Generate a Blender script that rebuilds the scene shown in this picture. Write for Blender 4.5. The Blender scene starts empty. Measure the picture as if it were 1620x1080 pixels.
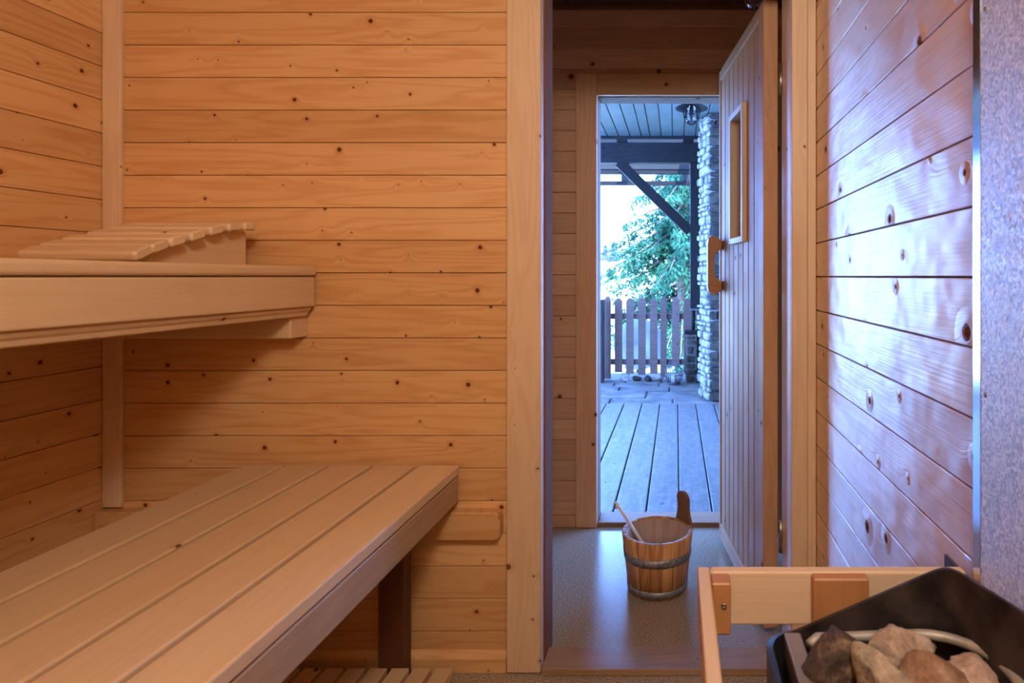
import bpy, bmesh, math, random
from mathutils import Vector, Matrix, noise as mnoise
random.seed(7)
S = bpy.context.scene
COL = S.collection
# ------------------------------------------------------------------ camera
H = 1.035
cd = bpy.data.cameras.new('camera'); cam = bpy.data.objects.new('camera', cd); COL.objects.link(cam)
cam.location = (0, 0, H); cam.rotation_euler = (math.pi / 2, 0, 0)
cd.sensor_width = 36; cd.lens = 20.89; cd.shift_x = -260 / 1620; cd.shift_y = -103 / 1620
cd.clip_start = 0.02; cd.clip_end = 500
cd.dof.use_dof = True; cd.dof.focus_distance = 1.7; cd.dof.aperture_fstop = 9
S.camera = cam
# ------------------------------------------------------------------ world, sun, lamps, exposure
w = bpy.data.worlds.new('sky'); S.world = w; w.use_nodes = True
bg = w.node_tree.nodes['Background']; bg.inputs[0].default_value = (0.165, 0.36, 1.0, 1); bg.inputs[1].default_value = 24.0
def lamp(name, kind, loc, rot, energy, color, **kw):
    l = bpy.data.lights.new(name, kind); l.energy = energy; l.color = color
    for k, v in kw.items(): setattr(l, k, v)
    o = bpy.data.objects.new(name, l); COL.objects.link(o); o.location = loc; o.rotation_euler = rot
    return o
lamp('sun', 'SUN', (0, 0, 10), (math.radians(42), 0, math.radians(14)), 17.0, (0.78, 0.9, 1.0), angle=0.02)
lamp('sauna_wall_light', 'POINT', (0.12, -0.28, 1.90), (0, 0, 0), 47, (1.0, 0.96, 0.90), shadow_soft_size=0.16)
vs = S.view_settings
vs.view_transform = 'Standard'; vs.look = 'None'; vs.gamma = 1; vs.use_curve_mapping = False; vs.exposure = 0.0
S.cycles.max_bounces = 12; S.cycles.diffuse_bounces = 10; S.cycles.caustics_reflective = False; S.cycles.caustics_refractive = False
S.cycles.sample_clamp_indirect = 6

# ------------------------------------------------------------------ node helpers
def new_mat(name):
    m = bpy.data.materials.new(name); m.use_nodes = True
    nt = m.node_tree; return m, nt, nt.nodes['Principled BSDF']
class NG:
    def __init__(s, nt): s.nt = nt
    def n(s, t, **kw):
        x = s.nt.nodes.new(t)
        for k, v in kw.items(): setattr(x, k, v)
        return x
    def put(s, sock, v):
        if isinstance(v, bpy.types.NodeSocket): s.nt.links.new(v, sock)
        elif v is not None: sock.default_value = v
    def math(s, op, a, b=None, c=None, clamp=False):
        x = s.n('ShaderNodeMath', operation=op, use_clamp=clamp)
        for i, v in enumerate((a, b, c)): s.put(x.inputs[i], v)
        return x.outputs[0]
    def vmath(s, op, a, b=None):
        x = s.n('ShaderNodeVectorMath', operation=op); s.put(x.inputs[0], a)
        if b is not None: s.put(x.inputs[1], b)
        return x.outputs[0]
    def mix(s, f, a, b, blend='MIX'):
        x = s.n('ShaderNodeMix', data_type='RGBA', blend_type=blend)
        s.put(x.inputs[0], f); s.put(x.inputs[6], a); s.put(x.inputs[7], b); return x.outputs[2]
    def noise(s, vec, scale, detail=2.0, rough=0.5, dist=0.0):
        x = s.n('ShaderNodeTexNoise'); s.put(x.inputs['Vector'], vec); x.inputs['Scale'].default_value = scale
        x.inputs['Detail'].default_value = detail; x.inputs['Roughness'].default_value = rough; x.inputs['Distortion'].default_value = dist
        return x.outputs[0]
    def ramp(s, f, stops):
        x = s.n('ShaderNodeValToRGB'); s.put(x.inputs[0], f); e = x.color_ramp.elements
        while len(e) > len(stops): e.remove(e[-1])
        while len(e) < len(stops): e.new(1)
        for k, (p, c) in enumerate(stops): e[k].position = p; e[k].color = c if len(c) == 4 else (*c, 1)
        return x.outputs[0]
    def bump(s, h, strength, dist, normal=None):
        x = s.n('ShaderNodeBump'); s.put(x.inputs['Height'], h); x.inputs['Strength'].default_value = strength
        x.inputs['Distance'].default_value = dist
        if normal is not None: s.put(x.inputs['Normal'], normal)
        return x.outputs[0]
def lin(r, g, b):
    f = lambda c: (c / 255 / 12.92) if c <= 10 else ((c / 255 + .055) / 1.055) ** 2.4
    return (f(r), f(g), f(b), 1)

def wood(name, base, dark, knots=0.5, ksize=1.0, kdens=9.0, rough=0.42, wob=0.0, tintamt=0.28, grain=0.5, spec=0.5, kcol=None, wear=0.0, bumps=0.25, coat=0.0, aniso=0.0, ior=1.5):
    m, nt, P = new_mat(name); g = NG(nt)
    uv = g.n('ShaderNodeUVMap', uv_map='UVMap').outputs[0]
    tint = g.n('ShaderNodeAttribute', attribute_name='tint').outputs['Fac']
    vor = g.n('ShaderNodeTexVoronoi', voronoi_dimensions='2D', feature='F1'); g.put(vor.inputs['Vector'], uv); vor.inputs['Scale'].default_value = kdens
    dist, vc = vor.outputs['Distance'], vor.outputs['Color']
    sep = g.n('ShaderNodeSeparateColor'); g.put(sep.inputs[0], vc)
    has = g.math('LESS_THAN', sep.outputs[0], knots)
    sz = g.math('MULTIPLY_ADD', g.math('POWER', sep.outputs[1], 2.0), 0.055 * ksize, 0.013 * ksize)
    r = g.math('MULTIPLY', sz, has)
    dn = g.math('ADD', dist, g.math('MULTIPLY', g.math('SUBTRACT', g.noise(uv, 160, 2), 0.5), 0.018))
    core = g.math('DIVIDE', g.math('SUBTRACT', r, dn), 0.012, clamp=True)
    core = g.math('MULTIPLY', core, has)
    halo = g.math('MULTIPLY', g.math('SUBTRACT', 1.0, g.math('DIVIDE', dn, g.math('MULTIPLY_ADD', sz, 2.6, 0.001)), clamp=True), has)
    # the fibres swing around each knot
    sx = g.n('ShaderNodeSeparateXYZ'); g.put(sx.inputs[0], uv)
    swing = g.math('MULTIPLY', g.math('POWER', g.math('SUBTRACT', 1.0, g.math('MULTIPLY', dist, 3.2), clamp=True), 2.0), g.math('MULTIPLY', has, 0.02))
    v2 = g.math('ADD', sx.outputs[1], swing)
    def vec(u, v):
        c = g.n('ShaderNodeCombineXYZ'); g.put(c.inputs[0], g.math('MULTIPLY', sx.outputs[0], u)); g.put(c.inputs[1], g.math('MULTIPLY', v2, v)); return c.outputs[0]
    fine = g.noise(vec(5, 240), 1.0, 3, .6)
    mid = g.noise(vec(1.3, 16), 1.0, 2, .5, 0.3)
    rings = g.math('MULTIPLY_ADD', g.math('SINE', g.math('MULTIPLY', mid, 46.0)), 0.5, 0.5)
    rings = g.math('POWER', rings, 2.2)
    blot = g.noise(uv, 5.0, 3, .55)
    f = g.math('ADD', g.math('MULTIPLY', rings, 0.55 * grain), g.math('MULTIPLY', g.math('SUBTRACT', fine, 0.35), 0.9 * grain))
    f = g.math('ADD', f, g.math('MULTIPLY', g.math('SUBTRACT', blot, 0.45), 0.5), clamp=True)
    col = g.mix(f, base, dark)
    tv = g.math('MULTIPLY_ADD', g.math('SUBTRACT', tint, 0.5), tintamt, 1.0)
    col = g.mix(1.0, col, g.vmath('SCALE', (1, 1, 1)) if False else g.n('ShaderNodeCombineColor').outputs[0], 'MULTIPLY') if False else col
    cc = g.n('ShaderNodeCombineColor'); g.put(cc.inputs[0], g.math('POWER', tv, .8)); g.put(cc.inputs[1], tv); g.put(cc.inputs[2], g.math('POWER', tv, 1.2))
    col = g.mix(1.0, col, cc.outputs[0], 'MULTIPLY')
    kc = kcol or (dark[0] * .22, dark[1] * .15, dark[2] * .14, 1)
    col = g.mix(g.math('MULTIPLY', halo, 0.55), col, (dark[0] * .78, dark[1] * .62, dark[2] * .5, 1))
    col = g.mix(g.math('MULTIPLY', core, 0.9), col, kc)
    if wear > 0:
        wn = g.math('MULTIPLY', g.math('SUBTRACT', g.noise(uv, 22, 5, .7), 0.5, clamp=True), 4 * wear, clamp=True)
        col = g.mix(wn, col, (.35, .3, .26, 1))
    g.put(P.inputs['Base Color'], col)
    g.put(P.inputs['Roughness'], g.math('ADD', rough, g.math('MULTIPLY', g.math('SUBTRACT', blot, 0.5), 0.25)))
    g.put(P.inputs['Specular IOR Level'], g.math('MULTIPLY', spec, g.math('SUBTRACT', 1.0, g.math('ADD', g.math('MULTIPLY', core, .6), g.math('MULTIPLY', halo, .5)), clamp=True))); P.inputs['IOR'].default_value = ior
    h = g.math('SUBTRACT', fine, g.math('MULTIPLY', core, 0.6))
    nrm = g.bump(h, bumps, 0.0012)
    if wob > 0:
        wv = g.noise(vec(7, 10), 1.0, 2, .5); nrm = g.bump(g.math('ADD', wv, g.math('MULTIPLY', halo, .5)), wob, 0.02, nrm)
    g.put(P.inputs['Normal'], nrm)
    if coat > 0: g.put(P.inputs['Coat Weight'], g.math('MULTIPLY', coat, g.math('SUBTRACT', 1.0, g.math('ADD', g.math('MULTIPLY', core, .6), g.math('MULTIPLY', halo, .6)), clamp=True))); P.inputs['Coat IOR'].default_value = 1.7; P.inputs['Coat Roughness'].default_value = .34; g.put(P.inputs['Coat Normal'], nrm)
    if aniso > 0:
        P.inputs['Anisotropic'].default_value = aniso; P.inputs['Anisotropic Rotation'].default_value = .25
        tn = g.n('ShaderNodeTangent', direction_type='UV_MAP', uv_map='UVMap'); g.put(P.inputs['Tangent'], tn.outputs[0])
    return m
def plain(name, col, rough=.5, metal=0.0, nscale=20, namt=.15, bump=0.0, spec=.5, coords='Object'):
    m, nt, P = new_mat(name); g = NG(nt)
    tc = g.n('ShaderNodeTexCoord').outputs[coords]
    nz = g.noise(tc, nscale, 4, .6)
    a = tuple(c * (1 - namt) for c in col[:3]) + (1,); b = tuple(min(1, c * (1 + namt)) for c in col[:3]) + (1,)
    g.put(P.inputs['Base Color'], g.ramp(nz, [(.3, a), (.7, b)]))
    P.inputs['Roughness'].default_value = rough; P.inputs['Metallic'].default_value = metal; P.inputs['Specular IOR Level'].default_value = spec
    if bump: g.put(P.inputs['Normal'], g.bump(nz, bump, .01))
    return m

M = {}
PB, PD = lin(216, 176, 122), lin(192, 138, 82)
M['wall'] = wood('varnished pine boards', PB, PD, knots=.72, ksize=1.05, grain=.75, kcol=lin(92, 44, 22), kdens=10.5, rough=.45, wob=.06)
M['wall_r'] = wood('varnished pine boards with sheen', lin(220, 186, 150), lin(200, 154, 112), knots=.62, kdens=8, ksize=1.6, grain=.8, kcol=lin(96, 46, 28), rough=.50, wob=.4, bumps=.6, spec=1.0, coat=1.0, aniso=.9, ior=1.75)
M['trim'] = wood('pale pine trim', lin(226, 204, 170), lin(204, 168, 124), knots=.4, kdens=8, rough=.45, wob=.08)
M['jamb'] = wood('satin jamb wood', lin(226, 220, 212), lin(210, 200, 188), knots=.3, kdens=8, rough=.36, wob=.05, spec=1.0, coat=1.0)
M['bench_low'] = wood('worn bench front wood with painted shade', lin(184, 156, 124), lin(160, 130, 98), knots=.2, kdens=7, ksize=.8, rough=.55, grain=.6, tintamt=.25, wear=.2)  # greyed by wear; also darkened to paint in the shade below overhead light
M['jamb_out'] = wood('weathered outer jamb wood', lin(104, 84, 70), lin(80, 62, 50), knots=.3, kdens=8, rough=.6, spec=.15)
M['bench'] = wood('smooth bench wood', lin(212, 186, 148), lin(192, 160, 120), knots=.10, kdens=7, ksize=.7, rough=.5, grain=.35, tintamt=.25)
M['fresh'] = wood('pale guard rail wood', lin(206, 180, 150), lin(188, 154, 118), knots=.05, kdens=7, ksize=.6, rough=.5, grain=.3, tintamt=.2)
M['block'] = wood('orange block wood', lin(182, 130, 84), lin(156, 100, 58), knots=.05, kdens=7, ksize=.6, rough=.5, grain=.5, tintamt=.2)
M['leg'] = wood('dark stained leg wood', lin(84, 48, 27), lin(58, 33, 19), knots=.2, kdens=8, rough=.5)
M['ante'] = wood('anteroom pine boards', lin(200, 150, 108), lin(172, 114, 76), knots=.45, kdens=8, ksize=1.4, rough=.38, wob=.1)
M['door'] = wood('door pine boards', lin(184, 146, 112), lin(158, 116, 80), knots=.4, kdens=9, rough=.5, spec=.12, wob=.1)
M['bucket'] = wood('bucket stave wood', lin(214, 164, 110), lin(150, 98, 54), knots=.04, kdens=8, ksize=.6, rough=.5, grain=.9, tintamt=.6)
M['bucket_in'] = wood('bucket inside wood', lin(184, 162, 146), lin(146, 122, 106), knots=0, rough=.6, grain=.6, tintamt=.5)
M['sill'] = wood('worn threshold wood', lin(172, 142, 108), lin(130, 100, 70), knots=.3, kdens=9, spec=.9, rough=.22, grain=.6, wear=.3)
M['sill_dark'] = wood('dark threshold wood', lin(136, 98, 64), lin(100, 68, 42), knots=.2, rough=.5, grain=.6, wear=.2)
M['deck'] = wood('weathered grey deck boards', lin(84, 82, 80), lin(60, 58, 57), knots=.2, kdens=7, rough=.45, grain=.8, wear=.35, wob=.3, tintamt=.25, kcol=(.1, .1, .1, 1))
M['soffit'] = wood('grey painted soffit boards', lin(76, 86, 82), lin(54, 63, 61), knots=.3, kdens=8, rough=.6, spec=.2, grain=.5, tintamt=.3, kcol=(.2, .2, .2, 1))
M['picket'] = wood('weathered brown picket wood', lin(116, 92, 82), lin(86, 65, 57), knots=.5, kdens=9, rough=.7, grain=.7, tintamt=.4)
M['rail'] = wood('dark fence rail wood', lin(92, 74, 66), lin(66, 50, 44), knots=.2, rough=.7)
M['beam'] = wood('dark weathered porch beam', lin(40, 38, 37), lin(26, 24, 23), knots=.2, rough=.6, spec=.1, grain=.6, tintamt=.3)
M['beam_pale'] = wood('grey weathered porch timber', lin(54, 52, 50), lin(40, 38, 37), knots=.2, rough=.6, spec=.15, grain=.6, tintamt=.3)
M['black'] = plain('black enamelled steel', (.018, .018, .02, 1), .32, .0, 30, .3)
M['iron'] = plain('dark lamp metal', (.012, .012, .013, 1), .7, .0, spec=.1)
M['hoop'] = plain('dull galvanised hoop', (.26, .27, .29, 1), .5, .5, 90, .6, .15)
M['screw'] = plain('screw steel', (.3, .27, .24, 1), .35, .9, 80, .3)
M['element'] = plain('heating element tube', (.34, .31, .27, 1), .5, .3, 40, .3)
M['steel'] = plain('wire lantern steel', (.12, .12, .13, 1), .5, .5)
M['rust'] = plain('heat stained inner steel', (.042, .031, .030, 1), .5, .3, 24, .8, .05)
M['lip'] = plain('grey inner plate steel', (.26, .23, .22, 1), .42, .5, 20, .3)
M['pale_metal'] = plain('pale ladle', (.8, .8, .8, 1), .3, 0)
M['tank'] = plain('pale painted panel', (.15, .155, .16, 1), .6, 0, 4, .08)
M['polished'] = plain('smooth zinc edge strip', (.55, .58, .62, 1), .16, .95, 30, .1)
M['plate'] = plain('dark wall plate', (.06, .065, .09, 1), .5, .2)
M['core'] = plain('dark board gap', lin(120, 66, 30), .9)
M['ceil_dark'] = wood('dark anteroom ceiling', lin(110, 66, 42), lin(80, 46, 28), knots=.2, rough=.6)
M['white'] = plain('white lamp ceramic', (.7, .7, .7, 1), .4)
def glass(name):
    m, nt, P = new_mat(name); P.inputs['Base Color'].default_value = (1, 1, 1, 1); P.inputs['Roughness'].default_value = .02
    P.inputs['Transmission Weight'].default_value = 1; P.inputs['IOR'].default_value = 1.45
    g = NG(nt); tc = g.n('ShaderNodeTexCoord').outputs['Object']; g.put(P.inputs['Normal'], g.bump(g.noise(tc, 8, 1), .02, .01)); return m
M['glass'] = glass('clear glass')
def floor_mat():
    m, nt, P = new_mat('speckled vinyl floor'); g = NG(nt); tc = g.n('ShaderNodeTexCoord').outputs['Object']
    a = g.noise(tc, 170, 3, .75); b = g.noise(tc, 3, 3, .6)
    c = g.ramp(a, [(.34, lin(92, 82, 70)), (.46, lin(150, 138, 120)), (.58, lin(166, 154, 136)), (.68, lin(204, 196, 182))])
    c = g.mix(g.math('MULTIPLY', b, .25), c, lin(150, 128, 100)); g.put(P.inputs['Base Color'], c)
    g.put(P.inputs['Roughness'], g.math('MULTIPLY_ADD', b, .10, .12)); P.inputs['Specular IOR Level'].default_value = .9; g.put(P.inputs['Normal'], g.bump(a, .15, .002)); return m
M['floor'] = floor_mat()
def galv():
    m, nt, P = new_mat('spangled galvanised sheet'); g = NG(nt); tc = g.n('ShaderNodeTexCoord').outputs['Object']
    warp = g.vmath('ADD', tc, g.vmath('SCALE', g.n('ShaderNodeTexNoise').outputs[1]) if False else tc)
    v = g.n('ShaderNodeTexVoronoi'); g.put(v.inputs['Vector'], tc); v.inputs['Scale'].default_value = 300
    s = g.n('ShaderNodeSeparateColor'); g.put(s.inputs[0], v.outputs['Color'])
    nz = g.noise(tc, 500, 2)
    f = g.math('ADD', g.math('MULTIPLY', s.outputs[0], .6), g.math('MULTIPLY', nz, .5))
    g.put(P.inputs['Base Color'], g.ramp(f, [(.15, (.40, .46, .58)), (.5, (.66, .73, .84)), (.85, (.95, .97, 1.0))]))
    P.inputs['Metallic'].default_value = .85
    g.put(P.inputs['Roughness'], g.math('MULTIPLY_ADD', s.outputs[1], .2, .5))
    g.put(P.inputs['Normal'], g.bump(f, .35, .002)); return m
M['galv'] = galv()
def rock_mat(name, a, b, c, sc=16):
    m, nt, P = new_mat(name); g = NG(nt); tc = g.n('ShaderNodeTexCoord').outputs['Object']
    n1 = g.noise(tc, sc, 5, .65, .4); n2 = g.noise(tc, 160, 3, .7)
    f = g.math('ADD', g.math('MULTIPLY', n1, .8), g.math('MULTIPLY', n2, .25))
    g.put(P.inputs['Base Color'], g.ramp(f, [(.36, a), (.52, b), (.68, c)])); P.inputs['Roughness'].default_value = .85; P.inputs['Specular IOR Level'].default_value = .2
    g.put(P.inputs['Normal'], g.bump(g.math('ADD', n1, g.math('MULTIPLY', n2, .4)), .5, .006)); return m
M['rk_dark'] = rock_mat('dark brown stone', lin(44, 36, 33), lin(76, 63, 57), lin(150, 126, 104), 22)
M['rk_grey'] = rock_mat('grey mottled stone', lin(104, 88, 78), lin(160, 140, 124), lin(196, 178, 164), 18)
M['rk_tan'] = rock_mat('tan streaked stone', lin(88, 78, 66), lin(152, 138, 120), lin(200, 186, 168), 18)
M['rk_rust'] = rock_mat('rusty stone', lin(96, 66, 44), lin(138, 108, 88), lin(176, 156, 138), 20)
M['rk_pink'] = rock_mat('pinkish stone', lin(132, 108, 92), lin(178, 150, 134), lin(204, 184, 172), 20)
M['masonry'] = rock_mat('dark masonry stone', lin(24, 22, 19), lin(48, 43, 36), lin(76, 70, 58), 7)
M['limewash'] = rock_mat('limewashed stone', lin(84, 82, 76), lin(142, 140, 134), lin(172, 170, 164), 14)
M['mortar'] = rock_mat('pale mortar', lin(64, 60, 55), lin(88, 84, 78), lin(106, 101, 96), 18)
M['paving'] = rock_mat('flagstone paving', lin(64, 62, 60), lin(94, 91, 88), lin(112, 108, 104), 5)
M['meadow'] = rock_mat('pale dry meadow', lin(190, 196, 150), lin(226, 226, 196), lin(236, 232, 214), .6)
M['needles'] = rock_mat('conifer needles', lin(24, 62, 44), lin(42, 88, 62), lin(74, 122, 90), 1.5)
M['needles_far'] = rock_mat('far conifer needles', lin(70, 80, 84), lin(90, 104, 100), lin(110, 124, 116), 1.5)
M['bark'] = rock_mat('tree bark', lin(70, 58, 50), lin(104, 90, 78), lin(130, 116, 104), 9)

# ------------------------------------------------------------------ mesh builder
class MB:
    def __init__(s, M4=None):
        s.v, s.f, s.uv, s.t = [], [], [], []; s.M = M4 or Matrix(); s.sm = []
    def add(s, vs, faces, uvs, tint, smooth=False):
        b = len(s.v); s.v += [tuple(s.M @ Vector(p)) for p in vs]
        for f, u in zip(faces, uvs):
            s.f.append([b + i for i in f]); s.uv.append(u); s.t.append(tint); s.sm.append(smooth)
    # a bar with rounded / chamfered long edges: ext = ((a0,a1),(b0,b1),(l0,l1)); axis letters say which world axis each is
    def bar(s, x, y, z, axis='x', ch=.003, seg=1, endch=None, tint=None, prof=None):
        X = dict(x=x, y=y, z=z); L = axis; A, B = [k for k in 'xyz' if k != L]
        (a0, a1), (b0, b1), (l0, l1) = X[A], X[B], X[L]
        ch = min(ch, (a1 - a0) * .49, (b1 - b0) * .49); e = ch if endch is None else endch
        def ring(ins):
            c = max(ch - ins * .6, .0002); pts = []
            q0, q1, p0, p1 = a0 + ins, a1 - ins, b0 + ins, b1 - ins
            for (cx, cy, st) in ((q1 - c, p1 - c, 0), (q0 + c, p1 - c, 90), (q0 + c, p0 + c, 180), (q1 - c, p0 + c, 270)):
                for k in range(seg + 1):
                    an = math.radians(st + 90 * k / seg); pts.append((cx + c * math.cos(an), cy + c * math.sin(an)))
            return pts
        rings = [(l0, ring(e * .8)), (l0 + e, ring(0)), (l1 - e, ring(0)), (l1, ring(e * .8))] if e > 1e-5 else [(l0, ring(0)), (l1, ring(0))]
        s.loft(rings, A, B, L, tint)
    def loft(s, rings, A, B, L, tint=None):
        idx = {'x': 0, 'y': 1, 'z': 2}; n = len(rings[0][1]); vs = []
        ru, rv = random.uniform(0, 40), random.uniform(0, 40); tint = random.random() if tint is None else tint
        for l, pts in rings:
            for a, b in pts:
                p = [0, 0, 0]; p[idx[A]] = a; p[idx[B]] = b; p[idx[L]] = l; vs.append(p)
        per = [0]
        base = rings[len(rings) // 2][1]
        for i in range(n): per.append(per[-1] + math.dist(base[i], base[(i + 1) % n]))
        flip = (A, B, L) in (('x', 'z', 'y'),)
        fs, us = [], []
        for r in range(len(rings) - 1):
            for i in range(n):
                j = (i + 1) % n; f = [r * n + i, r * n + j, (r + 1) * n + j, (r + 1) * n + i]
                u = [(rings[r][0] + ru, per[i] + rv), (rings[r][0] + ru, per[i + 1] + rv), (rings[r + 1][0] + ru, per[i + 1] + rv), (rings[r + 1][0] + ru, per[i] + rv)]
                if flip: f.reverse(); u.reverse()
                fs.append(f); us.append(u)
        for r, rev in ((0, True), (len(rings) - 1, False)):
            f = list(range(r * n, r * n + n)); u = [(a * .5 + ru + 3, b + rv + 3) for a, b in rings[r][1]]
            if rev != flip: f.reverse(); u.reverse()
            fs.append(f); us.append(u)
        s.add(vs, fs, us, tint)
    def box(s, x, y, z, tint=None): s.bar(x, y, z, 'x', .0001, 1, 0, tint)
    def extrude(s, pts, l0, l1, A, B, L, tint=None): s.loft([(l0, pts), (l1, pts)], A, B, L, tint)
    def lathe(s, prof, c=(0, 0, 0), seg=48, a0=0, a1=2 * math.pi, tint=.5, closed=True, vscale=1):
        vs, fs, us = [], [], []; full = abs(a1 - a0 - 2 * math.pi) < 1e-6; n = seg if full else seg + 1; k = len(prof)
        for i in range(n):
            an = a0 + (a1 - a0) * i / seg
            for r, z in prof: vs.append((c[0] + r * math.cos(an), c[1] + r * math.sin(an), c[2] + z))
        R = max(r for r, z in prof)
        for i in range(seg):
            j = (i + 1) % n
            for q in range(k if closed else k - 1):
                p = (q + 1) % k; fs.append([i * k + q, j * k + q, j * k + p, i * k + p])
                a_, b_ = (a0 + (a1 - a0) * i / seg) * R, (a0 + (a1 - a0) * (i + 1) / seg) * R
                us.append([(prof[q][1], a_), (prof[q][1], b_), (prof[p][1], b_), (prof[p][1], a_)])
        if not full and closed:
            fs.append(list(range(k))); us.append([(z, r) for r, z in prof]); fs.append([(n - 1) * k + q for q in range(k)][::-1]); us.append([(z, r) for r, z in prof][::-1])
        s.add(vs, fs, us, tint, True)
    def tube(s, path, rad, seg=10, closed=False, tint=.5, cap=True):
        P = [Vector(p) for p in path]; n = len(P); rr = rad if isinstance(rad, (list, tuple)) else [rad] * n
        vs, fs, us = [], [], []; prev = None
        for i in range(n):
            d = (P[(i + 1) % n] - P[i - 1]) if closed else (P[min(i + 1, n - 1)] - P[max(i - 1, 0)])
            d.normalize()
            if prev is None: prev = d.orthogonal().normalized()
            u = (prev - d * prev.dot(d)).normalized(); prev = u; v = d.cross(u)
            for k in range(seg):
                a = 2 * math.pi * k / seg; vs.append(P[i] + (u * math.cos(a) + v * math.sin(a)) * rr[i])
        m = n if closed else n - 1
        for i in range(m):
            j = (i + 1) % n
            for k in range(seg):
                q = (k + 1) % seg; fs.append([i * seg + k, i * seg + q, j * seg + q, j * seg + k])
                us.append([(i * .05, k * .01), (i * .05, k * .01 + .01), (i * .05 + .05, k * .01 + .01), (i * .05 + .05, k * .01)])
        if not closed and cap:
            fs.append(list(range(seg))[::-1]); us.append([(0, 0)] * seg); fs.append([(n - 1) * seg + k for k in range(seg)]); us.append([(0, 0)] * seg)
        s.add(vs, fs, us, tint, True)
    def build(s, name, mat, parent=None, fix=True):
        me = bpy.data.meshes.new(name); me.from_pydata(s.v, [], s.f)
        uvl = me.uv_layers.new(name='UVMap')
        flat = [c for u in s.uv for p in u for c in p]; uvl.data.foreach_set('uv', flat)
        at = me.attributes.new('tint', 'FLOAT', 'FACE'); at.data.foreach_set('value', s.t)
        me.polygons.foreach_set('use_smooth', s.sm)
        me.materials.append(mat)
        if fix:
            bm = bmesh.new(); bm.from_mesh(me); bmesh.ops.recalc_face_normals(bm, faces=bm.faces); bm.to_mesh(me); bm.free()
        me.update()
        o = bpy.data.objects.new(name, me); COL.objects.link(o)
        if parent is not None:
            o.parent = parent; o.matrix_parent_inverse = Matrix.Translation(-Vector(parent.location)) if parent.type == 'EMPTY' else Matrix()
        return o
def thing(name, label, cat, loc=(0, 0, 0), group=None):
    o = bpy.data.objects.new(name, None); COL.objects.link(o); o.location = loc; o.empty_display_size = .05
    return tag(o, label, cat, group)
def tag(o, label, cat, group=None, kind=None):
    o['label'] = label; o['category'] = cat
    if group: o['group'] = group
    if kind: o['kind'] = kind
    return o
def struct(o, label=None, cat=None):
    o['kind'] = 'structure'
    if label: o['label'] = label
    if cat: o['category'] = cat
    return o
def mirror(o, name): pass

# ------------------------------------------------------------------ room shell
XL, XR, YF, YB, ZC = -1.505, .366, -1.0, 1.567, 2.05        # sauna room
GAP = .0012
def rows(z_ref, pitch, z0, z1):
    k = math.floor((z0 - z_ref) / pitch); out = []
    while z_ref + k * pitch < z1:
        a, b = max(z_ref + k * pitch, z0), min(z_ref + (k + 1) * pitch, z1); k += 1
        if b - a > .006: out.append((a + GAP / 2, b - GAP / 2))
    return out
# floor
b = MB(); b.box((-1.7, 1.0), (-1.2, 2.46), (-.10, 0)); struct(b.build('floor', M['floor']), 'speckled beige vinyl floor of the sauna and anteroom', 'floor')
# back wall with the doorway
OX0, OX1, OZ = -.353, .30, 1.85
b = MB()
for a, c in rows(1.044, .0859, .0, ZC):
    if a > OZ - .05: b.bar((XL, XR), (YB, YB + .016), (a, c), 'x', .0022, 2, 0)
    else: b.bar((XL, -.365), (YB, YB + .016), (a, c), 'x', .0022, 2, 0)
wb = b.build('wall_back', M['wall']); struct(wb, 'horizontal pine board wall behind the benches', 'wall')
b = MB(); b.box((-1.7, OX0 + .004), (YB + .016, 1.675), (0, 2.3)); b.box((OX1 - .004 + .012, 1.0), (YB + .016, 1.675), (0, 2.3)); b.box((OX0, OX1 + .01), (YB + .016, 1.675), (OZ, 2.3))
b.build('wall_core', M['core'], wb)
b = MB()
for a, c in rows(1.724, .0853, 0, 2.16):
    if a > OZ: b.bar((-1.25, .8), (1.675, 1.69), (a, c), 'x', .002, 2, 0)
    else: b.bar((-1.25, -.36), (1.675, 1.69), (a, c), 'x', .002, 2, 0); b.bar((.34, .8), (1.675, 1.69), (a, c), 'x', .002, 2, 0)
b.build('wall_outer_boards', M['ante'], wb)
# left wall
b = MB()
for a, c in rows(1.2355, .0873, 0, ZC): b.bar((XL - .016, XL), (YF, YB), (a, c), 'y', .0022, 2, 0)
wl = b.build('wall_left', M['wall']); struct(wl, 'pine board wall left of the benches', 'wall')
b = MB(); b.box((XL - .1, XL - .016), (YF - .1, YB + .02), (0, 2.2)); b.build('wall_core', M['core'], wl)
# right wall
b = MB()
for a, c in rows(1.034, .0875, 0, ZC): b.bar((XR, XR + .016), (YF, YB), (a + .0007, c - .0007), 'y', .0012, 1, 0)
wr = b.build('wall_right', M['wall_r']); struct(wr, 'glossy pine board wall right of the doorway', 'wall')
b = MB(); b.box((XR + .016, XR + .1), (YF - .1, YB + .02), (0, 2.2)); b.build('wall_core', M['core'], wr)
# front wall and ceiling (behind and above the camera)
b = MB()
for a, c in rows(1.03, .0873, 0, ZC): b.bar((XL, XR), (YF - .016, YF), (a, c), 'x', .0022, 2, 0)
wf = b.build('wall_front', M['wall']); struct(wf, 'pine board wall behind the camera', 'wall')
b = MB(); b.box((XL - .1, XR + .1), (YF - .12, YF - .016), (0, 2.2)); b.build('wall_core', M['core'], wf)
b = MB(); y = YF
for k in range(30):
    b.bar((XL, XR), (YF + k * .0873, min(YF + (k + 1) * .0873 - .001, YB)), (ZC, ZC + .016), 'x', .002, 2, 0)
    if YF + (k + 1) * .0873 > YB: break
ce = b.build('ceiling', M['wall']); struct(ce, 'pine board sauna ceiling', 'ceiling')
b = MB(); b.box((XL - .1, XR + .1), (YF - .1, YB + .02), (ZC + .016, 2.2)); b.build('ceiling_core', M['core'], ce)
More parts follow.
